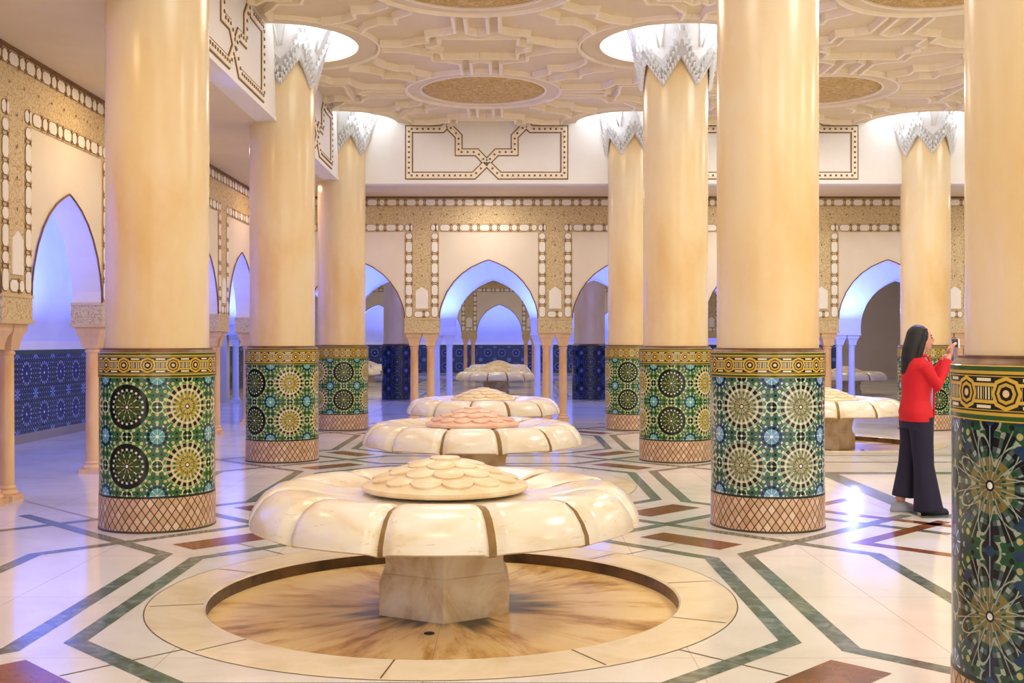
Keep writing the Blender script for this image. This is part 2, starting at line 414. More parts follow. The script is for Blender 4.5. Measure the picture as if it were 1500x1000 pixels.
def dup(root, loc, label, rz=None, group=None, swap=None):
    r = root.copy(); C.objects.link(r); r.location = loc; r['label'] = label
    if rz is not None: r.rotation_euler = (0, 0, rz)
    if group: r['group'] = group
    for ch in list(root.children):
        c = ch.copy(); C.objects.link(c); c.parent = r
        if swap and ch.name.split('.')[0] in swap:
            c.material_slots[0].link = 'OBJECT'; c.material_slots[0].material = M[swap[ch.name.split('.')[0]]]
        for g in list(ch.children):
            d = g.copy(); C.objects.link(d); d.parent = c
            if swap and g.name.split('.')[0] in swap: d.material_slots[0].link = 'OBJECT'; d.material_slots[0].material = M[swap[g.name.split('.')[0]]]
    return r
# ================================================================= FLOOR
fl = MB()   # 0 floor, 1 green, 2 brown, 3 joint
def rect(x0, x1, y0, y1): fl.add([(x0,y0,0),(x1,y0,0),(x1,y1,0),(x0,y1,0)], [(0,1,2,3)])
RB, RR = 1.366, 1.69
def holed(cx, cy, hx, hy):
    n = 96; vs = []; fs = []
    for k in range(n):
        a = pi/4+2*pi*k/n; c, s_ = cos(a), sin(a); t = min(hx/max(abs(c), 1e-6), hy/max(abs(s_), 1e-6))
        vs += [(cx+RR*c, cy+RR*s_, 0), (cx+t*c, cy+t*s_, 0)]
    for k in range(n):
        j = (k+1) % n; fs.append((2*k, 2*k+1, 2*j+1, 2*j))
    fl.add(vs, fs)
X0, X1, YS, YN = -12, 20, -7, 50
for cy in FY: holed(0, cy, HX, HX)
FRX, FRY = 5.08, 16.47
holed(FRX, FRY, 2.38, 2.38)
rect(X0, -HX, YS, YN); rect(-HX, HX, YS, FY[0]-HX); rect(-HX, HX, FY[2]+HX, YN)
rect(HX, 2.7, YS, YN); rect(7.46, X1, YS, YN); rect(2.7, 7.46, YS, FRY-2.38); rect(2.7, 7.46, FRY+2.38, YN)
fl.add([(X0,YS,-.14),(X1,YS,-.14),(X1,YN,-.14),(X0,YN,-.14)], [(0,1,2,3)], 3)
def oct_(c, a, b): return [(c[0]+sx, c[1]+sy) for sx, sy in ((a,-b),(a,b),(b,a),(-b,a),(-a,b),(-a,-b),(-b,-a),(b,-a))]
BW = .105
def bay_inlay(cx, cy, west=True):
    fl.flat(oct_((cx, cy), 1.77, 1.06), BW, .0010, 1, True)
    for q in range(4):
        Rm = Matrix.Rotation(q*pi/2, 2)
        def tr(ps): return [tuple(Rm @ Vector(p)+Vector((cx, cy))) for p in ps]
        fl.flat(tr([(1.222, 2.03), (-1.222, 2.03)]), BW, .0010, 1)
        e = 1/sqrt(2)
        rc = [(a*e+b_*e, -a*e+b_*e) for a, b_ in ((-.36, 2.3), (.36, 2.3), (.36, 2.6), (-.36, 2.6))]
        fl.add([(p[0], p[1], .0012) for p in tr(rc)], [(3,2,1,0) if q < 0 else (0,1,2,3)], 2)
        fl.flat(tr([(1.195, 1.195), (1.62, 1.62)]), .012, .0014, 3)
    fl.flat([(cx+RR*cos(2*pi*k/96), cy+RR*sin(2*pi*k/96)) for k in range(96)], .014, .0014, 3, True)
HALL2 = [31.4, 36.37, 41.34]
for cy in FY+HALL2+[1.575]:
    bay_inlay(0, cy)
    fl.flat([(-2.94, cy-1.2), (-2.94, cy+1.2)], BW, .001, 1); fl.flat([(2.94, cy-1.2), (2.94, cy+1.2)], BW, .001, 1)
for cy in HALL2: bay_inlay(S, cy)
fl.flat([(FRX+RR*cos(2*pi*k/96), FRY+RR*sin(2*pi*k/96)) for k in range(96)], .014, .0014, 3, True)
for ny in ROWS+[28.9, 33.9, 38.85, 43.8]:
    for nx in (-HX, HX):
        for q in range(4):
            a = [(-.475, 1.305), (1.305, -.475)]
            Rm = Matrix.Rotation(q*pi/2, 2)
            fl.flat([tuple(Rm @ Vector(p)+Vector((nx, ny))) for p in a], BW, .0011+q*.00005, 1)
    # corner chevrons opening into the right-hand bays
    for sy in (1, -1):
        px, py = HX+.50, ny+sy*.84
        fl.flat([(px+1.0, py-sy*.98), (px, py), (px+.62, py+sy*.62)], .12, .0013, 2)
# big framed field in the right-hand bay
fl.flat([(3.97, 9.45), (3.97, 12.55), (6.6, 12.55), (6.6, 9.45)], .21, .0016, 1, True)
fl.flat([(3.6, 13.7), (8, 13.7)], .06, .0014, 2); fl.flat([(3.6, 14.5), (8, 14.5)], .05, .0014, 3)
fl.flat([(4.55, 10.2), (4.95, 10.9), (5.6, 11.2)], .12, .0014, 2)
# thin joints in the left aisle
fl.flat([(-4.1, 10.3), (-2.9, 9.1)], .012, .0014, 3); fl.flat([(-4.1, 8.1), (-2.95, 7.0)], .012, .0014, 3)
floor = fl.build('floor', ['floor', 'green_marble', 'brown_marble', 'joint'], kind='structure')
# ================================================================= BASINS AND FOUNTAINS
def make_basin(loc, label):
    t = thing('fountain_basin', loc, label, 'basin', 'round sunken basins under the fountains')
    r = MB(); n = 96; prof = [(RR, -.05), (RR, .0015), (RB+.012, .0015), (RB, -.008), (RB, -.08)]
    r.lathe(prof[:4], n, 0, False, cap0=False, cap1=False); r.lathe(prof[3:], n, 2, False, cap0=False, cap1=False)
    for k in range(10):
        a = 2*pi*k/10+.2
        r.flat([(RB*1.01*cos(a), RB*1.01*sin(a)), (RR*.99*cos(a), RR*.99*sin(a))], .008, .003, 1)
    r.build('rim', ['basin_rim', 'joint', 'step_shade_stone'], t)
    d = MB(); d.lathe([(RB+.02, -.08), (.001, -.072)], n, 0, False, cap0=False, cap1=False); d.build('sunken_floor', 'basin', t)
    dr = MB(); dr.lathe([(.03, -.069), (.025, -.066), (.001, -.066)], 16, 0, True, T=Matrix.Translation((-.05, -.62, -.003)))
    dr.build('drain', 'shoe_dark', t)
    return t
b0 = make_basin((0, FY[0], 0), 'sunken round basin with brown water stains under the nearest fountain')
dup(b0, (0, FY[1], 0), 'sunken round basin under the middle fountain of the central row', .5)
dup(b0, (0, FY[2], 0), 'sunken round basin under the last fountain before the back arcade', 1.1)
dup(b0, (FRX, FRY, 0), 'sunken round basin under the fountain behind the woman in red', .8)
def lobes_prof():
    return [(.40,.60),(.55,.595),(.68,.612),(.80,.640),(.90,.648),(.97,.638),(1.035,.60),(1.085,.54),(1.115,.48),(1.12,.435),(1.10,.424),(1.0,.415),(.7,.40),(.44,.37)]
def make_fountain(loc, label, group='lotus-shaped marble fountains'):
    t = thing('fountain', loc, label, 'fountain', group)
    # bowl: twelve petal segments
    bw = MB(); per = 16; n = 12*per; prof = lobes_prof(); vs = []; fs = []
    def groove(a):
        u = (a*12/(2*pi)) % 1; d = min(u, 1-u)          # 0 at the groove
        return d
    angs = [2*pi*k/n+R(15) for k in range(n)]
    for i, (r, z) in enumerate(prof):
        for k, a in enumerate(angs):
            u = (k % per)/per; d = min(u, 1-u)
            out = max(0, min(1, (r-.5)/.3))
            if i > 10: out *= max(0, 1-(i-10)*.4)
            bulge = (1-(1-min(d/.5, 1))**3)*.02*out
            cut = (.045 if d < .01 else (.032 if d < .07 and k % per == 1 else 0))*out
            dr = bulge-cut; nz = .4*(bulge-cut)
            vs.append(((r+dr)*cos(a), (r+dr)*sin(a), z+nz+(0 if r > .5 else 0)))
    for i in range(len(prof)-1):
        for k in range(n):
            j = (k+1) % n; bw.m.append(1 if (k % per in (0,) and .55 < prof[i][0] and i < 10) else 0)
            bw.f.append((i*n+k, (i+1)*n+k, (i+1)*n+j, i*n+j)); bw.sm.append(True)
    bw.v = vs; bw.f = [list(f) for f in bw.f]
    bw.f.append(list(range((len(prof)-1)*n, len(prof)*n))); bw.m.append(0); bw.sm.append(False)
    bw.f.append(list(reversed(range(n)))); bw.m.append(0); bw.sm.append(False)
    o = bw.build('bowl', ['fountain', 'groove_stone'], t); smooth_angle(o, 55)
    # crown: disc and overlapping round scales
    cr = MB(); cr.lathe([(.30,.60),(.478,.618),(.488,.63),(.488,.648),(.478,.655),(.36,.69),(.22,.745),(.10,.775),(.001,.785)], 64, 0, True)
    o = cr.build('crown_disc', 'petal_stone', t); smooth_angle(o, 35); disc = o
    ps = []
    for ring, (rr, zz, nn, pr, tilt) in enumerate([(.35,.702,13,.092,15), (.255,.742,10,.090,14), (.155,.776,7,.082,11), (.0,.802,1,.09,0)]):
        for k in range(nn):
            a = 2*pi*(k+.5*(ring % 2))/nn+.13
            T = Matrix.Rotation(a, 4, 'Z') @ Matrix.Translation((rr, 0, zz)) @ Matrix.Rotation(R(tilt), 4, 'Y')
            p = MB(); p.lathe([(pr*.9, -.022), (pr, -.012), (pr, .002), (pr*.92, .007), (.001, .009)], 20, 0, True, T=T)
            q = p.build('crown_petal', 'petal_stone', disc); smooth_angle(q, 40); ps.append(q)
    # hexagonal pedestal
    pd = MB()
    prof = [(.428,-.0735),(.43,.115),(.418,.135),(.402,.16),(.393,.165),(.388,.22),(.395,.30),(.42,.36),(.46,.41)]
    pd.lathe(prof, 6, 0, False, a0=R(-90+2)); pd.build('pedestal', 'pedestal_stone', t)
    return t
f0 = make_fountain((0, FY[0], 0), 'nearest and largest-looking marble fountain with scaled crown and hexagonal pedestal')
f1 = dup(f0, (0, FY[1], 0), 'middle fountain of the central row, its scaled crown pinkish', 0, swap={'crown_disc': 'pink_petal_stone', 'crown_petal': 'pink_petal_stone'})
f2 = dup(f0, (0, FY[2], 0), 'last fountain of the central row, in front of the arched back wall', R(5))
dup(f0, (FRX, FRY, 0), 'marble fountain with orange-lit pedestal behind the woman in red', R(8))
far = ['small distant fountain seen through the central arch', 'distant fountain behind the first one seen through the central arch', 'farthest fountain through the central arch near the blue wall']
for i, y in enumerate(HALL2): dup(f0, (0, y, 0), far[i], R(3), 'fountains of the far hall')
far2 = ['distant pale fountain seen through the right arch beside the tall columns', 'second distant fountain through the right-hand arch', 'farthest fountain through the right-hand arch']
for i, y in enumerate(HALL2): dup(f0, (S, y, 0), far2[i], R(3), 'fountains of the far hall')
for i, y in enumerate(HALL2): dup(f0, (2*S, y, 0), ['pale fountain seen low through the far right arch left of the woman', 'second fountain through the far right arch left of the woman', 'farthest fountain through the far right arch left of the woman'][i], R(3), 'fountains of the far hall')
for i, y in enumerate(HALL2): dup(f0, (-S, y, 0), ['distant fountain seen through the left arch', 'second distant fountain beyond the left arch', 'farthest fountain beyond the left arch'][i], R(3), 'fountains of the far hall')
# ================================================================= MOSAIC COLUMNS
def make_column(loc, label, rz=0):
    t = thing('mosaic_column', loc, label, 'column', 'tall round columns with mosaic bases', rz)
    m_ = MB(); m_.lathe([(.452,.285),(.452,1.21)], 96, 0, True, cap0=False, cap1=False); m_.build('mosaic_drum', 'mosaic', t)
    m_ = MB(); m_.lathe([(.452,1.205),(.458,1.207),(.458,1.40),(.452,1.403)], 96, 0, True, cap0=False, cap1=False); o = m_.build('mosaic_frieze', 'frieze_tile', t); smooth_angle(o, 40)
    m_ = MB(); m_.lathe([(.46,0),(.46,.012),(.455,.016),(.455,.284),(.44,.288)], 96, 0, True); o = m_.build('diamond_tile_foot', 'diamond', t); smooth_angle(o, 40)
    m_ = MB(); m_.lathe([(.452,1.402),(.448,1.41),(.43,1.425),(.43,1.435),(.40,1.437)], 96, 0, True, cap0=False, cap1=False); o = m_.build('dark_collar', 'dark_trim', t); smooth_angle(o, 40)
    m_ = MB(); m_.lathe([(.40,1.43),(.408,1.437),(.406,1.5),(.406,5.6)], 96, 0, True); o = m_.build('shaft', 'shaft', t); smooth_angle(o, 40)
    # stalactite capital with six hanging points
    cp = MB(); n = 144; NT = 6
    def zl(a):
        u = (a*NT/(2*pi)) % 1; return 4.62+.34*(2*min(u, 1-u))
    def rz_(z): return .411+.15*max(0, (z-4.62)/.7)**1.7
    rings = 12; vs = []; fs = []
    for i in range(rings+1):
        for k in range(n):
            a = 2*pi*k/n; z0 = zl(a); z = z0+(5.62-z0)*i/rings; r = rz_(z)+(.004 if i > 0 else -.004)
            vs.append((r*cos(a), r*sin(a), z))
    for i in range(rings):
        for k in range(n):
            j = (k+1) % n; fs.append((i*n+k, i*n+j, (i+1)*n+j, (i+1)*n+k))
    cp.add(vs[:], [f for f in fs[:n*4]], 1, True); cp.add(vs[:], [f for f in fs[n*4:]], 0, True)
    # small hanging cells in stepped rows along the zigzag
    for tnum in range(NT):
        for side in (1, -1):
            for row in range(3):
                for k in range(7):
                    u = (k+.4+.25*row)/7.6
                    if u > .98: continue
                    a = 2*pi*tnum/NT+side*u*pi/NT
                    z = 4.655+(.33+.13*row)*u+row*.045
                    r = rz_(z)+.012+.006*row; w = .019; h = .05; dd = .045
                    T = Matrix.Rotation(a, 4, 'Z') @ Matrix.Translation((r, 0, z))
                    cp.add([(-.02,-w,h),(-.02,w,h),(dd,w*.9,h*.9),(dd,-w*.9,h*.9),(-.012,-w*.3,-.01),(-.012,w*.3,-.01),(dd*.3,0,-.022)],
                           [(0,1,2,3),(3,2,6),(0,3,6,4),(1,5,6,2),(4,6,5)], 0, False, T)
        # arched rib above each valley
        a0 = 2*pi*(tnum+.5)/NT; pts = []
        for k in range(13):
            s_ = -1+2*k/12; a = a0+s_*pi/NT*.92; z = 5.02+.40*sqrt(max(0, 1-abs(s_)**2.2))
            r = rz_(z)+.03; pts.append((r*cos(a), r*sin(a), z+.08))
        cp.tube(pts, .014, 6)
    cp.build('stalactite_capital', ['capital_plaster', 'capital_hollow_shade'], t)
    return t
col = make_column((-HX, ROWS[1], 0), 'nearest left column, its mosaic with very dark rosettes, left of the near fountain', R(2.0))
cols = [
 ((-HX, ROWS[2]), 'second column of the left row, white stalactite capital and gold-green mosaic', R(-22), None),
 ((-HX, ROWS[3]), 'third and farthest column of the left row before the back arcade', R(28), None),
 ((HX, ROWS[0]), 'huge column cut by the right edge of the picture, dark green mosaic', R(7), 'dark_mosaic'),
 ((HX, ROWS[1]), 'thick pale column right of the near fountain, blue-grey mosaic rosettes', R(36), 'blue_green_mosaic'),
 ((HX, ROWS[2]), 'second column of the middle row with stalactite capital, left of the thick pale one', R(0), None),
 ((HX, ROWS[3]), 'farthest column of the middle row, half hidden at the right of the central arch', R(0), None),
 ((3*HX+.06, ROWS[3]), 'far right column standing behind the woman in the red jacket', R(24), None),
]
for (x, y), lab, rz, mat in cols:
    dup(col, (x, y, 0), lab, rz, swap={'mosaic_drum': mat} if mat else None)
dup(col, (-HX, ROWS[0], 0), 'column of the left row beside the viewer, outside the view', R(9))
dup(col, (3*HX+.06, ROWS[1], 0), 'column of the right-hand row hidden behind the huge near column', R(9))
dup(col, (3*HX+.06, ROWS[2], 0), 'second column of the right-hand row hidden behind the huge near column', R(9))
dup(col, (5*HX, ROWS[3], 0), 'column of the outermost right row before the back arcade, hidden', R(9))
dup(col, (5*HX, ROWS[2], 0), 'column of the outermost right row beyond the hidden ones', R(9))
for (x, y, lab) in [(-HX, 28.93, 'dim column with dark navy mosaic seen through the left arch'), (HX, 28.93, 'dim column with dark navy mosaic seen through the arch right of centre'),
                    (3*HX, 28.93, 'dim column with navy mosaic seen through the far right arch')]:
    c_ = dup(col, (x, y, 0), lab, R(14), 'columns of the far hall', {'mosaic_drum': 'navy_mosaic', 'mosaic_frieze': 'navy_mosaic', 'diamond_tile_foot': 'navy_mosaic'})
# ================================================================= NAVE CEILING
def bay_ceiling(mb, cx, cy):
    """one square of ceiling with quarter-round recesses at its corners, plus mouldings"""
    Z = ZC; pts = []; q = 12
    for qd in range(4):
        sx, sy = ((1,1),(-1,1),(-1,-1),(1,-1))[qd]
        X, Y = cx+sx*HX, cy+sy*HX
        a_in = {0: (3*pi/2, pi), 1: (0, -pi/2), 2: (pi/2, 0), 3: (pi, pi/2)}[qd]
        arc = [(X+RH*cos(a_in[0]+(a_in[1]-a_in[0])*k/q), Y+RH*sin(a_in[0]+(a_in[1]-a_in[0])*k/q)) for k in range(q+1)]
        pts += arc
        # recess wall, rounded up into a shallow dome
        prof = [(RH, Z), (RH, Z+.03), (RH-.03, Z+.12), (RH-.12, Z+.22), (RH-.3, Z+.31), (.45, Z+.36)]
        for i in range(len(prof)-1):
            vs = []
            for (r, z) in prof[i:i+2]:
                for k in range(q+1):
                    a = a_in[0]+(a_in[1]-a_in[0])*k/q; vs.append((X+r*cos(a), Y+r*sin(a), z))
            mb.add(vs, [(k, k+1, q+2+k, q+1+k) for k in range(q)], 1, True)
        rp = [(X+(RH+.12)*cos(a_in[0]+(a_in[1]-a_in[0])*k/q), Y+(RH+.12)*sin(a_in[0]+(a_in[1]-a_in[0])*k/q)) for k in range(q+1)]
        rp2 = [(X+(RH+.01)*cos(a_in[0]+(a_in[1]-a_in[0])*k/q), Y+(RH+.01)*sin(a_in[0]+(a_in[1]-a_in[0])*k/q)) for k in range(q+1)]
        mb.strip(rp, .24, Z-.022, Z, 0, bev=.03); mb.strip([(X+(RH+.27)*cos(a_in[0]+(a_in[1]-a_in[0])*k/q), Y+(RH+.27)*sin(a_in[0]+(a_in[1]-a_in[0])*k/q)) for k in range(q+1)], .06, Z-.045, Z, 2, bev=.25)
    # fan faces to a centre ring keep the polygon clean
    n = len(pts); vs = [(p[0], p[1], Z) for p in pts]+[(cx, cy, Z)]
    mb.add(vs, [(n, (k+1) % n, k) for k in range(n)], 0)
    def S_(pl, closed=False, w=.065): 
        for q_ in range(4):
            Rm = Matrix.Rotation(q_*pi/2, 2)
            mb.strip([tuple(Rm @ Vector(p)+Vector((cx, cy))) for p in pl], w, Z-.085, Z, 2, closed, bev=.22)
    circ = lambda r: [(cx+r*cos(2*pi*k/64), cy+r*sin(2*pi*k/64)) for k in range(64)]
    mb.strip(circ(1.03), .22, Z-.03, Z, 0, True, bev=.06); mb.strip(circ(1.15), .07, Z-.065, Z, 2, True, bev=.25); mb.strip(circ(.93), .05, Z-.05, Z, 2, True, bev=.25)
    for sx in (1, -1):
        f = lambda ps: [(sx*x, y) for x, y in ps]
        # stem from medallion to the star at the edge, half star, arms to the recess ring
        S_(f([(.13, 1.17), (.13, 1.78)])); S_(f([(.27, 1.14), (.27, 1.74), (.42, 1.84), (.62, 1.90), (.62, 2.16), (.78, 2.24), (.95, 2.36), (1.24, 2.36)]))
        S_(f([(.13, 1.78), (0, 1.88)])); S_(f([(0, 2.02), (.26, 2.0), (.49, 2.0), (.49, 2.28), (.64, 2.40), (.56, 2.485)]))
        # diagonal double band with a jog
        if sx > 0:
            S_([(.72, .96), (.94, 1.18), (.94, 1.38), (1.14, 1.38), (1.30, 1.54), (1.40, 1.80)])
            S_([(.96, .72), (1.18, .94), (1.38, .94), (1.38, 1.14), (1.54, 1.30), (1.80, 1.40)])
        # lesser links
    return
def make_ceiling(name, cells):
    mb = MB()
    for c in cells: bay_ceiling(mb, *c)
    return mb.build(name, ['ceiling_plaster', 'recess_plaster', 'moulding_plaster'], kind='structure')
make_ceiling('ceiling', [(cx, cy) for cx in (0, S, 2*S) for cy in [1.575]+FY])
for (cx, cy, lab) in [(0, FY[1], 'round carved ceiling medallion above the middle fountain, cut by the top edge'), (0, FY[2], 'golden oval-looking carved ceiling medallion above the last fountain'),
                      (S, FY[2], 'carved round ceiling medallion at the upper right between two columns'), (0, FY[0], 'carved ceiling medallion above the nearest fountain, out of view'), (S, FY[1], 'carved ceiling medallion over the right-hand bay, mostly hidden')]:
    mb = MB(); mb.lathe([(.905, 0), (.905, -.03), (.86, -.04), (.5, -.055), (.001, -.062)], 64, 0, True, cap0=False, cap1=False)
    o = mb.build('ceiling_medallion', 'carved', None, (cx, cy, ZC)); tag(o, lab, 'ceiling medallion', 'carved ceiling medallions')
for o_ in [o for o in bpy.data.objects if o.name.startswith('ceiling_fill')]: pass
# ================================================================= BEAMS AND SOFFITS
def ornament(mb, T, L=1.33):
    """moulded frame with two crossing bands, drawn in x (along) and y (up) of the face; z outwards"""
    ctr = (ZA+ZC)/2+.0; zt = 5.13-4.735; zb = 4.335-4.735
    def band(pl, closed=False):
        mb.strip(pl, .135, -.008, -.019, 2, closed, T=T, bev=.02); mb.strip(pl, .11, 0, -.018, 1, closed, T=T, bev=.1)  # wider dark strip paints the shadow line along the band edges
        mb.strip(pl, .035, .004, 0, 3, closed, T=T, bev=.1)
    for s in (1, -1):
        band([(s*-.66+0, zt+.1), (s*-.76, zt), (s*-L, zt), (s*-L, zb), (s*-.22, zb), (s*.02, zb+.24), (s*.17, zb+.40), (s*.48, zb+.40), (s*.48, zt-.12), (s*.68, zt+.08)])
def beads(mb, T, L=1.33):
    zt = 5.13-4.735; zb = 4.335-4.735
    for s in (1, -1):
        pl = [(s*-.76, zt), (s*-L, zt), (s*-L, zb), (s*-.22, zb), (s*.02, zb+.24), (s*.17, zb+.40), (s*.48, zb+.40), (s*.48, zt-.12), (s*.66, zt+.06)]
        for a, b_ in zip(pl[:-1], pl[1:]):
            a, b_ = Vector(a), Vector(b_); d = b_-a; n = max(1, int(d.length/.088))
            for k in range(n):
                p = a+d*(k+.5)/n
                mb.box(p.x-.016, p.x+.016, p.y-.016, p.y+.016, .006, .014, 2, T)
def beam(name, p0, p1, nrm, bays):
    """white upstand between aisle soffit and nave ceiling; face on the line p0-p1"""
    mb = MB(); p0 = Vector(p0); p1 = Vector(p1); nr = Vector(nrm)
    a, b_ = p0, p1; th = .25
    P = [a, b_, b_-nr*th, a-nr*th]
    vs = [(p.x, p.y, ZA) for p in P]+[(p.x, p.y, ZC+.42) for p in P]
    mb.add(vs, [(0,1,5,4), (2,3,7,6), (1,2,6,5), (3,0,4,7), (4,5,6,7), (3,2,1,0)], 0)
    d = (p1-p0).normalized()
    # small lip at the foot of the face
    lp = [p0+nr*.0, p1+nr*.0]
    mb.add([(p0.x+nr.x*o, p0.y+nr.y*o, z) for o, z in ((0, ZA-.004), (.012, ZA-.004), (.012, ZA+.05), (0, ZA+.05))]+[(p1.x+nr.x*o, p1.y+nr.y*o, z) for o, z in ((0, ZA-.004), (.012, ZA-.004), (.012, ZA+.05), (0, ZA+.05))],
           [(0,1,5,4),(1,2,6,5),(2,3,7,6),(0,4,7,3),(0,3,2,1),(4,5,6,7)], 0)
    for c in bays:
        c = Vector(c)
        T = Matrix(((d.x, 0, nr.x, c.x+nr.x*.02), (d.y, 0, nr.y, c.y+nr.y*.02), (0, 1, 0, 4.735), (0, 0, 0, 1)))
        ornament(mb, T); beads(mb, T)
    return mb.build(name, ['beam_plaster', 'moulding_plaster', 'gilt_and_shade_line', 'cartouche_plaster'], kind='structure')
beam('trim_1', (-HX, YS), (-HX, ROWS[3]), (1, 0), [(-HX, y) for y in [1.575]+FY])
beam('trim_2', (-HX-.25, ROWS[3]), (5*HX, ROWS[3]), (0, -1), [(0, ROWS[3]), (S, ROWS[3]), (2*S, ROWS[3])])
beam('trim_3', (5*HX+.0, ROWS[3]), (5*HX+.0, YS), (-1, 0), [(5*HX, y) for y in FY])
sf = MB()
sf.box(-7.2, -HX-.25, YS, ROWS[3]+.25, ZA, ZA+.1); sf.box(-12, X1, ROWS[3]+.25, 28.7, ZA, ZA+.1); sf.box(5*HX+.25, XR+3, YS, ROWS[3]+.25, ZA, ZA+.1)
sf.build('ceiling_aisle', 'soffit_plaster', kind='structure')
# far hall ceiling
mb = MB(); mb.box(-8, 18.2, 28.7, 44, 5.2, 5.3); mb.box(-8, 18.2, 28.65, 28.9, 4.2, 5.3); mb.box(-8, 18.2, 43.8, 44, 4.2, 5.3); mb.box(-12, X1, 44, 49, 4.2, 4.3)
mb.build('ceiling_far_hall', 'soffit_plaster', kind='structure')
# ================================================================= ARCADES
ARCH = [(0,3.02),(.06,3.0),(.15,2.965),(.32,2.885),(.5,2.76),(.65,2.61),(.78,2.42),(.87,2.21),(.912,2.05),(.92,1.92),(.9225,1.66)]
PW = HX/2*1.0      # half bay of the arcade
def ornate(mb, s0, s1, z0, z1, y=-.012): mb.box(s0, s1, y, 0, z0, z1, 1)
def cart_row(mb, s0, s1, z0, z1, vertical=False):
    """row of pale cartouches on a gilt ground"""
    mb.box(s0, s1, -.010, 0, z0, z1, 5)
    L = (z1-z0) if vertical else (s1-s0); W = (s1-s0) if vertical else (z1-z0)
    long_, short, gap = .175, .095, .045; seq = []; p = gap/2; k = 0
    unit = long_+short+2*gap; nu = max(1, round(L/unit)); f = L/(nu*unit)
    for i in range(nu):
        seq.append((p*f, long_*f)); p += long_+gap; seq.append((p*f, short*f)); p += short+gap
    m_ = W*.14
    for st, ln in seq:
        c = min(.035, ln*.35)
        poly = [(st, W/2), (st+c*.8, W-m_), (st+ln-c*.8, W-m_), (st+ln, W/2), (st+ln-c*.8, m_), (st+c*.8, m_)]
        poly = [(st+.0, W*.32), (st, W*.68), (st+c, W-m_), (st+ln-c, W-m_), (st+ln, W*.68), (st+ln, W*.32), (st+ln-c, m_), (st+c, m_)]
        pts = [((s0+b_, z0+a) if vertical else (s0+a, z0+b_)) for a, b_ in poly]
        n = len(pts); vs = [(x, -.019, z) for x, z in pts]+[(x, -.008, z) for x, z in pts]
        mb.add(vs, [tuple(range(n))]+[(i, (i+1) % n, n+(i+1) % n, n+i) for i in range(n)], 3)
        # dark outline and a small crossing between two cartouches
        g = .009; o2 = [(st-g, W*.30), (st-g, W*.70), (st+c-g*.4, W-m_+g), (st+ln-c+g*.4, W-m_+g), (st+ln+g, W*.70), (st+ln+g, W*.30), (st+ln-c+g*.4, m_-g), (st+c-g*.4, m_-g)]
        q2 = [((s0+b_, z0+a) if vertical else (s0+a, z0+b_)) for a, b_ in o2]
        mb.add([(x, -.014, z) for x, z in q2], [tuple(range(n))], 2)
        e = st+ln+gap*f/2
        if e < L-.02:
            h = gap*f*.55; t_ = .006
            for sg in (1, -1):
                for c0 in (W*.16, W*.84):
                    ends = [(e-h, c0-sg*W*.14), (e+h, c0+sg*W*.14)]
                    P2_ = [((s0+b_, z0+a) if vertical else (s0+a, z0+b_)) for a, b_ in ends]
                    d = Vector(P2_[1])-Vector(P2_[0]); nn = Vector((-d.y, d.x)).normalized()*t_
                    vs = [(P2_[0][0]+nn.x, -.0155, P2_[0][1]+nn.y), (P2_[0][0]-nn.x, -.0155, P2_[0][1]-nn.y), (P2_[1][0]-nn.x, -.0155, P2_[1][1]-nn.y), (P2_[1][0]+nn.x, -.0155, P2_[1][1]+nn.y)]
                    mb.add(vs, [(0,1,2,3)], 2)
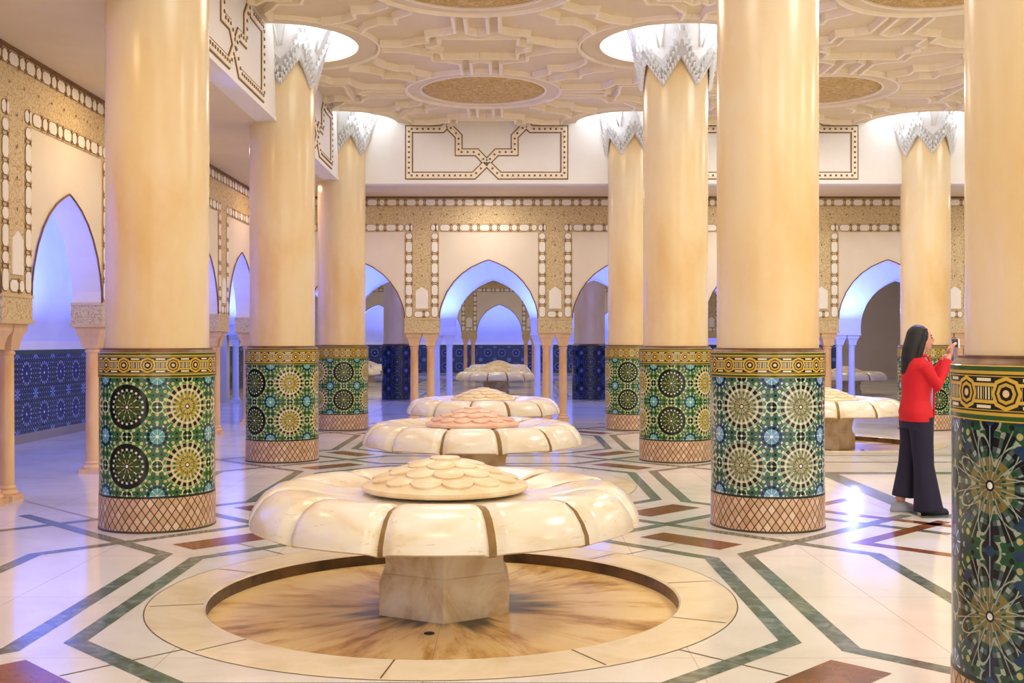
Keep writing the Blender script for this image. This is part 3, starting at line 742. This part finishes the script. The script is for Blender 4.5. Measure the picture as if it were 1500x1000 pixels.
def arcade(name, centres, th, loc, rz, mats, frieze=True, ends=(None, None), ztop=ZA):
    """wall with pointed arches; local x along, -y towards the viewer, th deep"""
    mb = MB(); s_lo = centres[0]-PW; s_hi = centres[-1]+PW
    for c in centres:
        for sg in (1, -1):
            xs = ARCH
            for (xa, za), (xb, zb) in zip(xs[:-2], xs[1:-1]):
                A = [(c+sg*xa, 0, za), (c+sg*xb, 0, zb), (c+sg*xb, 0, ztop), (c+sg*xa, 0, ztop)]
                Bk = [(p[0], th, p[2]) for p in A]
                f = (0,1,2,3) if sg > 0 else (3,2,1,0)
                mb.add(A, [f], 0); mb.add(Bk, [tuple(reversed(f))], 4)
                iv = [(c+sg*xa, 0, za), (c+sg*xb, 0, zb), (c+sg*xb, th, zb), (c+sg*xa, th, za)]
                mb.add(iv, [(3,2,1,0) if sg > 0 else (0,1,2,3)], 0, True)
            xe = .92
            A = [(c+sg*xe, 0, 1.92), (c+sg*PW, 0, 1.92), (c+sg*PW, 0, ztop), (c+sg*xe, 0, ztop)]; f = (0,1,2,3) if sg > 0 else (3,2,1,0)
            mb.add(A, [f], 0); mb.add([(p[0], th, p[2]) for p in A], [tuple(reversed(f))], 4)
        pts = [(c+x, -.012, z) for x, z in reversed(ARCH[:-1])]+[(c-x, -.012, z) for x, z in ARCH[1:-1]]
        mb.tube(pts, .011, 6, 2)
    # impost blocks above the column pairs
    for i in range(len(centres)+1):
        s = s_lo+i*2*PW
        mb.box(s-.322, s+.322, -.02, th+.02, 1.66, 1.925, 1); mb.box(s-.335, s+.335, -.03, th+.03, 1.655, 1.69, 5); mb.box(s-.332, s+.332, -.028, th+.028, 1.90, 1.93, 5)
    if s_lo > -999:
        mb.add([(s_lo, 0, 1.92), (s_lo, th, 1.92), (s_lo, th, ztop), (s_lo, 0, ztop)], [(3,2,1,0)], 0)
        mb.add([(s_hi, 0, 1.92), (s_hi, th, 1.92), (s_hi, th, ztop), (s_hi, 0, ztop)], [(0,1,2,3)], 0)
    if frieze:
        cart_row(mb, s_lo, s_hi, 4.01, 4.165); ornate(mb, s_lo, s_hi, 3.70, 4.01)
        mb.box(s_lo, s_hi, -.03, 0, 4.165, 4.2, 2)
        for i in range(len(centres)+1):
            s = s_lo+i*2*PW
            cart_row(mb, s-.32, s-.16, 1.93, 3.54, True); cart_row(mb, s+.16, s+.32, 1.93, 3.54, True)
            ornate(mb, s-.16, s+.16, 2.08, 3.70); cart_row(mb, s-.16, s+.16, 1.93, 2.08)
            T_ = [(s-.115, 2.11), (s+.115, 2.11), (s+.115, 2.44), (s+.07, 2.47), (s, 2.52), (s-.07, 2.47), (s-.115, 2.44)]
            n = len(T_); vs = [(x, -.026, z) for x, z in T_]+[(x, -.01, z) for x, z in T_]
            mb.add(vs, [tuple(range(n))]+[(i, (i+1) % n, n+(i+1) % n, n+i) for i in range(n)], 3)
            for kk in range(4): # dark drops down the ornate strip
                zz = 2.72+kk*.29; r = .022
                mb.add([(s-r*.6, -.02, zz), (s, -.02, zz-r), (s+r*.6, -.02, zz), (s, -.02, zz+r)], [(0,1,2,3)], 2)
        n = int((s_hi-s_lo)/.31)
        for k in range(n):
            ss = s_lo+(k+.5)*(s_hi-s_lo)/n; r = .022
            mb.add([(ss-r*.6, -.02, 3.865), (ss, -.02, 3.865-r), (ss+r*.6, -.02, 3.865), (ss, -.02, 3.865+r)], [(0,1,2,3)], 2)
        for c in centres: cart_row(mb, c-PW+.32, c+PW-.32, 3.54, 3.70)
        for i in range(len(centres)+1):
            s = s_lo+i*2*PW
            cart_row(mb, s-.32, s-.16, 3.54, 3.70); cart_row(mb, s+.16, s+.32, 3.54, 3.70)
    return mb.build(name, mats, None, loc, 'structure'), s_lo, s_hi
PL = ['wall_plaster', 'arabesque', 'gilt_and_shade_line', 'cartouche_plaster', 'wall_plaster', 'frieze_ground']
PB = ['pale_wall', 'pale_wall', 'pale_wall', 'pale_wall', 'pale_wall', 'pale_wall']
TH = .32
backc = [HX*k for k in (-1, 0, 1, 2, 3, 4, 5)]
o, _, _ = arcade('wall_back', backc, TH, (0, YB, 0), 0, PL)
# left arcade (faces +x): local x -> world y
leftc = [FY[1]+HX*k for k in (-4, -3, -2, -1, 0, 1, 2, 3)]
o, _, _ = arcade('wall_left', [c for c in leftc], TH, (XL, 0, 0), pi/2, PL); o.rotation_euler = (0, 0, pi/2)
o, _, _ = arcade('wall_right', [-c for c in reversed(leftc)], TH, (XR, 0, 0), -pi/2, PL); o.rotation_euler = (0, 0, -pi/2)
o, _, _ = arcade('wall_corridor', [HX*k for k in (-2, -1, 0, 1, 2, 3, 4, 5)], TH, (0, Y2, 0), 0, PB, False)
o, _, _ = arcade('wall_far_hall', [HX*k for k in (-2, -1, 0, 1, 2, 3, 4, 5)], TH, (0, Y3, 0), 0, PL)
# filler wall ends
mb = MB()
def filler(x0, x1, y0, y1, end):
    """solid wall carrying on from an arcade end; the last column pair keeps its place under the wall"""
    g = .345
    if end == 'x-': mb.box(x0, x1-g, y0, y1, 0, 4.2); mb.box(x1-g, x1, y0, y1, 1.93, 4.2)
    if end == 'x+': mb.box(x0+g, x1, y0, y1, 0, 4.2); mb.box(x0, x0+g, y0, y1, 1.93, 4.2)
for yy in (Y3, Y2):
    filler(-12, -HX*2.5+.001, yy, yy+TH, 'x-'); filler(HX*5.5-.001, 18, yy, yy+TH, 'x+')
filler(HX*5.5-.001, XR+TH, YB, YB+TH, 'x+'); filler(XL-TH, -HX*1.5, YB, YB+TH, 'x-')
for xx in (XL-TH, XR): mb.box(xx, xx+TH, 20.2+.345, YB, 0, 4.2); mb.box(xx, xx+TH, 20.2, 20.2+.345, 1.93, 4.2)
mb.build('wall_filler', 'wall_plaster', kind='structure')
# blank outer walls with dado
def outer(name, x0, x1, y0, y1, h=4.2):
    mb = MB(); mb.box(x0, x1, y0, y1, 1.37, h, 0); e = .012; mb.box(x0-e, x1+e, y0-e, y1+e, 0, 1.37, 1); mb.box(x0-.02, x1+.02, y0-.02, y1+.02, 1.37, 1.5, 2)
    return mb.build(name, ['pale_wall', 'dado', 'cartouche_plaster'], kind='structure')
outer('wall_outer_left', -6.95, -6.75, YS, 28)
outer('wall_outer_right', XR+2.6, XR+2.8, YS, 20.9); outer('wall_far', -12, 18, Y4, Y4+.2)
outer('wall_corridor_left', -7.5, -7.3, 20.9, 27.3)
outer('wall_hall_left', -7.6, -7.4, 27.5, 45.4, 5.3); outer('wall_hall_right', 18, 18.2, 20.9, 45.4, 5.3)
# slender arcade columns
def make_slender(loc, label, group, mat='peach_marble'):
    t = thing('arcade_column', loc, label, 'slender column', group)
    m_ = MB(); m_.box(-.115, .115, -.115, .115, 0, .05); m_.lathe([(.11,.05),(.115,.07),(.105,.09),(.085,.10),(.092,.12),(.08,.14)], 24); o = m_.build('base', mat, t); smooth_angle(o, 35)
    m_ = MB(); m_.lathe([(.078,.135),(.076,.6),(.072,1.36)], 24, cap0=False, cap1=False); m_.build('shaft', mat, t)
    m_ = MB(); m_.lathe([(.072,1.36),(.084,1.37),(.084,1.39),(.074,1.40),(.078,1.42)], 24, cap0=False, cap1=False)
    v0 = [(.08*(1 if sx > 0 else -1)*1, .08*(1 if sy > 0 else -1), 1.42) for sx, sy in ((-1,-1),(1,-1),(1,1),(-1,1))]
    sec = [(.088,1.415),(.094,1.47),(.112,1.54),(.142,1.59),(.145,1.655)]
    vs = []
    for h, z in sec: vs += [(-h,-h,z),(h,-h,z),(h,h,z),(-h,h,z)]
    fs = [(3,2,1,0)]+[(i*4+k, i*4+(k+1) % 4, (i+1)*4+(k+1) % 4, (i+1)*4+k) for i in range(4) for k in range(4)]+[(16,17,18,19)]
    m_.add(vs, fs, 0, False); o = m_.build('capital', mat, t)
    return t
sl = None
def slender(x, y, label, group, swap=None):
    global sl
    if sl is None: sl = make_slender((x, y, 0), label, group)
    else: dup(sl, (x, y, 0), label, 0, group, swap)
nm_back = {-1: 'pier left of the central arch', 0: 'pier right of the central arch', -2: 'pier behind the left row of columns', 1: 'pier behind the middle row of columns', 2: 'right-hand pier seen beyond the right fountain', 3: 'pier behind the far right column', 4: 'pier of the farthest right bay', 5: 'last pier at the far right end'}
for i, sxx in enumerate([HX*(k+.5) for k in range(-2, 6)]):
    k = i-2
    for s, w_ in ((-.155, 'left'), (.155, 'right')):
        slender(sxx+s, YB+TH/2, f'{w_} slender peach column of the back arcade {nm_back[k]}', 'slender columns of the back arcade')
nm_left = ['first', 'second', 'third', 'fourth', 'fifth', 'sixth', 'seventh', 'eighth']
desc = {10.27: 'pier at the left edge of the picture', 12.76: 'pier just left of the nearest left column', 15.24: 'pier between the first and second left columns', 17.73: 'pier behind the second left column', 20.2: 'corner pier where left and back arcades meet',
        7.79: 'pier out of view on the left', 5.3: 'pier beside the viewer on the left', 2.82: 'pier behind the viewer on the left', .33: 'first pier on the left'}
for i in range(8):
    yy = FY[1]+HX*(-3.5+i)-0
    dk = min(desc, key=lambda q: abs(q-yy))
    for s, w_ in ((-.155, 'nearer'), (.155, 'farther')):
        if yy+s > YB: continue
        slender(XL-TH/2, yy+s, f'{w_} slender column of the left arcade, {desc[dk]}', 'slender columns of the left arcade')
for k in range(-3, 6):
    for s, w_ in ((-.155, 'left'), (.155, 'right')):
        nmc = {-3: 'far left pier', -2: 'left pier', -1: 'pier left of the central axis', 0: 'pier right of the central axis', 1: 'pier behind the middle column row', 2: 'pier seen beyond the right fountain', 3: 'pier seen through the far right arch', 4: 'pier at the far right', 5: 'last pier at the far right'}[k]
        slender(HX*(k+.5)+s, Y2+TH/2, f'{w_} blue-lit slender column across the corridor, {nmc}', 'blue-lit columns across the corridor', {'base': 'pale_wall', 'shaft': 'pale_wall', 'capital': 'pale_wall'})
for k in range(-2, 2):
    for s, w_ in ((-.155, 'left'), (.155, 'right')):
        nmc = {-2: 'outer left pier', -1: 'pier left of the smallest arch', 0: 'pier right of the smallest arch', 1: 'outer right pier'}[k]
        slender(HX*(k+.5)+s, Y3+TH/2, f'{w_} tiny distant column of the far hall, {nmc}', 'columns of the farthest arcade')
# ================================================================= WOMAN IN RED
Wx, Wy = 3.93, 9.62
wm = thing('person', (Wx, Wy, 0), 'woman with long black hair, red jacket and dark flared trousers taking a picture', 'person')
# local frame: +x is the way she faces, y across
bd = MB()
# head with face
bd.ball((.035, 0, 1.515), (.085, .07, .105), 24); bd.ball((.07, 0, 1.455), (.05, .045, .05), 16)
bd.ball((.128, 0, 1.500), (.02, .014, .022), 10); bd.tube([(.115, 0, 1.53), (.135, 0, 1.497)], [.010, .013], 8)
for s in (1, -1): bd.ball((.03, s*.07, 1.50), (.02, .012, .032), 10); bd.ball((.105, s*.03, 1.475), (.02, .02, .02), 8)
bd.ball((.112, 0, 1.462), (.018, .024, .012), 10)
bd.tube([(.0, 0, 1.30), (.005, 0, 1.36), (.02, 0, 1.45)], [.07, .05, .05], 16)
bd.loft([(-.02,0,.80,.10,.155),(-.03,0,.90,.12,.165),(-.02,0,1.00,.095,.13),(-.01,0,1.12,.105,.135),(0,0,1.22,.11,.16),(-.01,0,1.29,.085,.165),(-.01,0,1.345,.05,.09)], 24)
legs = {-1: [(-.01,-.08,.86),(.0,-.085,.45),(.02,-.085,.09)], 1: [(-.02,.08,.86),(-.05,.08,.46),(-.125,.085,.10)]}
for s in (1, -1):
    bd.tube(legs[s], [.088, .058, .042], 14)
    fx, fy = legs[s][2][0], legs[s][2][1]
    bd.tube([(fx-.03, fy, .06), (fx+.06, fy, .05), (fx+.14, fy, .035)], [.036, .035, .025], 12)
arm = {-1: [(-.01,-.165,1.29), (.10,-.185,1.11), (.20,-.11,1.28), (.245,-.075,1.375)], 1: [(-.01,.165,1.29), (.12,.18,1.10), (.24,.10,1.28), (.275,.05,1.37)]}
for s in (1, -1):
    bd.tube(arm[s], [.045, .036, .027, .022], 12)
    h = Vector(arm[s][3]); T = Matrix.Translation(h)
    bd.ball(h+Vector((.012, 0, .03)), (.018, .03, .04), 12)
    for k, ln in enumerate((.052, .062, .058, .046)):
        y = (-.024+k*.016)
        p0 = h+Vector((.018, y, .055)); bd.tube([p0, p0+Vector((.014, 0, ln*.55)), p0+Vector((.040, -s*.006, ln*.85))], [.0085, .008, .007], 8)
    bd.tube([h+Vector((.0, -s*.02, .025)), h+Vector((.022, -s*.042, .055)), h+Vector((.045, -s*.045, .075))], [.010, .009, .008], 8)
body = bd.build('body', 'skin', wm)
rm = body.modifiers.new('remesh', 'REMESH'); rm.mode = 'VOXEL'; rm.voxel_size = .006; rm.use_smooth_shade = True
sm_ = body.modifiers.new('smooth', 'CORRECTIVE_SMOOTH') if False else body.modifiers.new('smooth', 'SMOOTH'); sm_.factor = .5; sm_.iterations = 2
def remeshed(mb, name, mat, vox=.008, it=3):
    o = mb.build(name, mat, wm); r = o.modifiers.new('remesh', 'REMESH'); r.mode = 'VOXEL'; r.voxel_size = vox; r.use_smooth_shade = True
    s = o.modifiers.new('smooth', 'SMOOTH'); s.iterations = it; return o
jk = MB()
jk.loft([(-.01,0,.80,.135,.185),(-.02,0,.88,.135,.185),(-.02,0,.98,.118,.15),(-.015,0,1.03,.115,.148),(-.005,0,1.14,.13,.158),(-.005,0,1.23,.128,.18),(-.015,0,1.30,.10,.185),(-.02,0,1.345,.07,.12),(-.015,0,1.37,.055,.07)], 32)
for s in (1, -1): jk.tube(arm[s][:3]+[tuple(Vector(arm[s][2]).lerp(Vector(arm[s][3]), .55))], [.062, .055, .042, .037], 14)
remeshed(jk, 'jacket', 'red_cloth', .008, 4)
ls = MB(); # jacket folds and lapel
ls.tube([(.075,-.04,1.36),(.128,-.03,1.22),(.132,-.025,1.05),(.130,-.02,.82)], [.012,.014,.011,.010], 8); ls.tube([(.075,.04,1.36),(.128,.03,1.22),(.132,.025,1.05),(.130,.02,.82)], [.012,.014,.011,.010], 8)
for s in (1, -1): ls.tube([(-.07, s*.04, 1.36), (-.02, s*.078, 1.375), (.05, s*.06, 1.365)], .013, 8)
ls.build('lapel', 'red_cloth', wm)
sh = MB(); sh.loft([(.03,0,.90,.108,.05),(.03,0,1.1,.109,.06),(.035,0,1.25,.103,.06),(.02,0,1.37,.055,.05)], 20); sh.build('shirt', 'lavender_cloth', wm)
tr = MB()
tr.loft([(-.02,0,.74,.115,.165),(-.02,0,.82,.125,.168),(-.02,0,.9,.118,.155)], 28)
tr.tube([(-.0,-.075,.84),(.01,-.08,.62),(.02,-.085,.42),(.045,-.085,.20),(.06,-.085,.035)], [.105,.092,.085,.105,.125], 20)
tr.tube([(-.03,.075,.84),(-.035,.08,.62),(-.06,.08,.42),(-.085,.085,.24),(-.10,.085,.13)], [.105,.088,.08,.088,.095], 20)
remeshed(tr, 'trousers', 'navy_cloth', .009, 3)
for s in (1, -1):
    fx, fy = legs[s][2][0]+(.05 if s < 0 else -.01), legs[s][2][1]
    so = MB(); so.loft([(fx+.045, fy, 0, .12, .043), (fx+.045, fy, .022, .124, .046), (fx+.04, fy, .05, .11, .042), (fx+.0, fy, .085, .06, .036)], 20)
    remeshed(so, 'shoe', 'shoe_white' if s > 0 else 'shoe_dark', .006, 2)
hr = MB()
hr.ball((.0, 0, 1.53), (.10, .088, .108), 20); hr.loft([(-.095,0,1.16,.02,.05),(-.095,0,1.22,.045,.08),(-.08,0,1.33,.06,.09),(-.055,0,1.43,.075,.092),(-.02,0,1.52,.085,.09),(-.02,0,1.58,.07,.07)], 20)
for s in (1, -1): hr.tube([(.045, s*.055, 1.60), (.03, s*.082, 1.53), (.0, s*.085, 1.44), (-.03, s*.08, 1.34)], [.02, .022, .03, .03], 10)
remeshed(hr, 'hair', 'black_hair', .007, 3)
fc = MB()
for s in (1, -1):
    fc.tube([(.112, s*.018, 1.540), (.108, s*.035, 1.545), (.095, s*.05, 1.538)], .004, 6); fc.ball((.108, s*.032, 1.520), (.010, .013, .007), 10)
fc.build('eyes_and_brows', 'black_hair', wm)
mo = MB(); mo.ball((.124, 0, 1.462), (.008, .022, .007), 10); mo.build('mouth', 'lip', wm)
st = MB(); st.tube([(.03, -.165, 1.05), (-.06, -.20, .98), (-.07, -.20, .90)], .012, 8)
ph = MB(); ph.box(-.006, .006, -.04, .04, -.07, .07, 0); ph.box(-.0075, -.0055, -.036, .036, -.063, .063, 1); ph.lathe([(.008, 0), (.007, .003), (.001, .003)], 12, 1, T=Matrix.Translation((.006, .022, .05)) @ Matrix.Rotation(pi/2, 4, 'Y'))
o = ph.build('mobile_phone', ['phone_shell', 'phone_glass'], None, (Wx+.31, Wy-.02, 1.475)); o.rotation_euler = (R(90), 0, 0); o.location.x += .012
tag(o, 'pale mobile phone held up in both hands of the woman in red', 'phone')
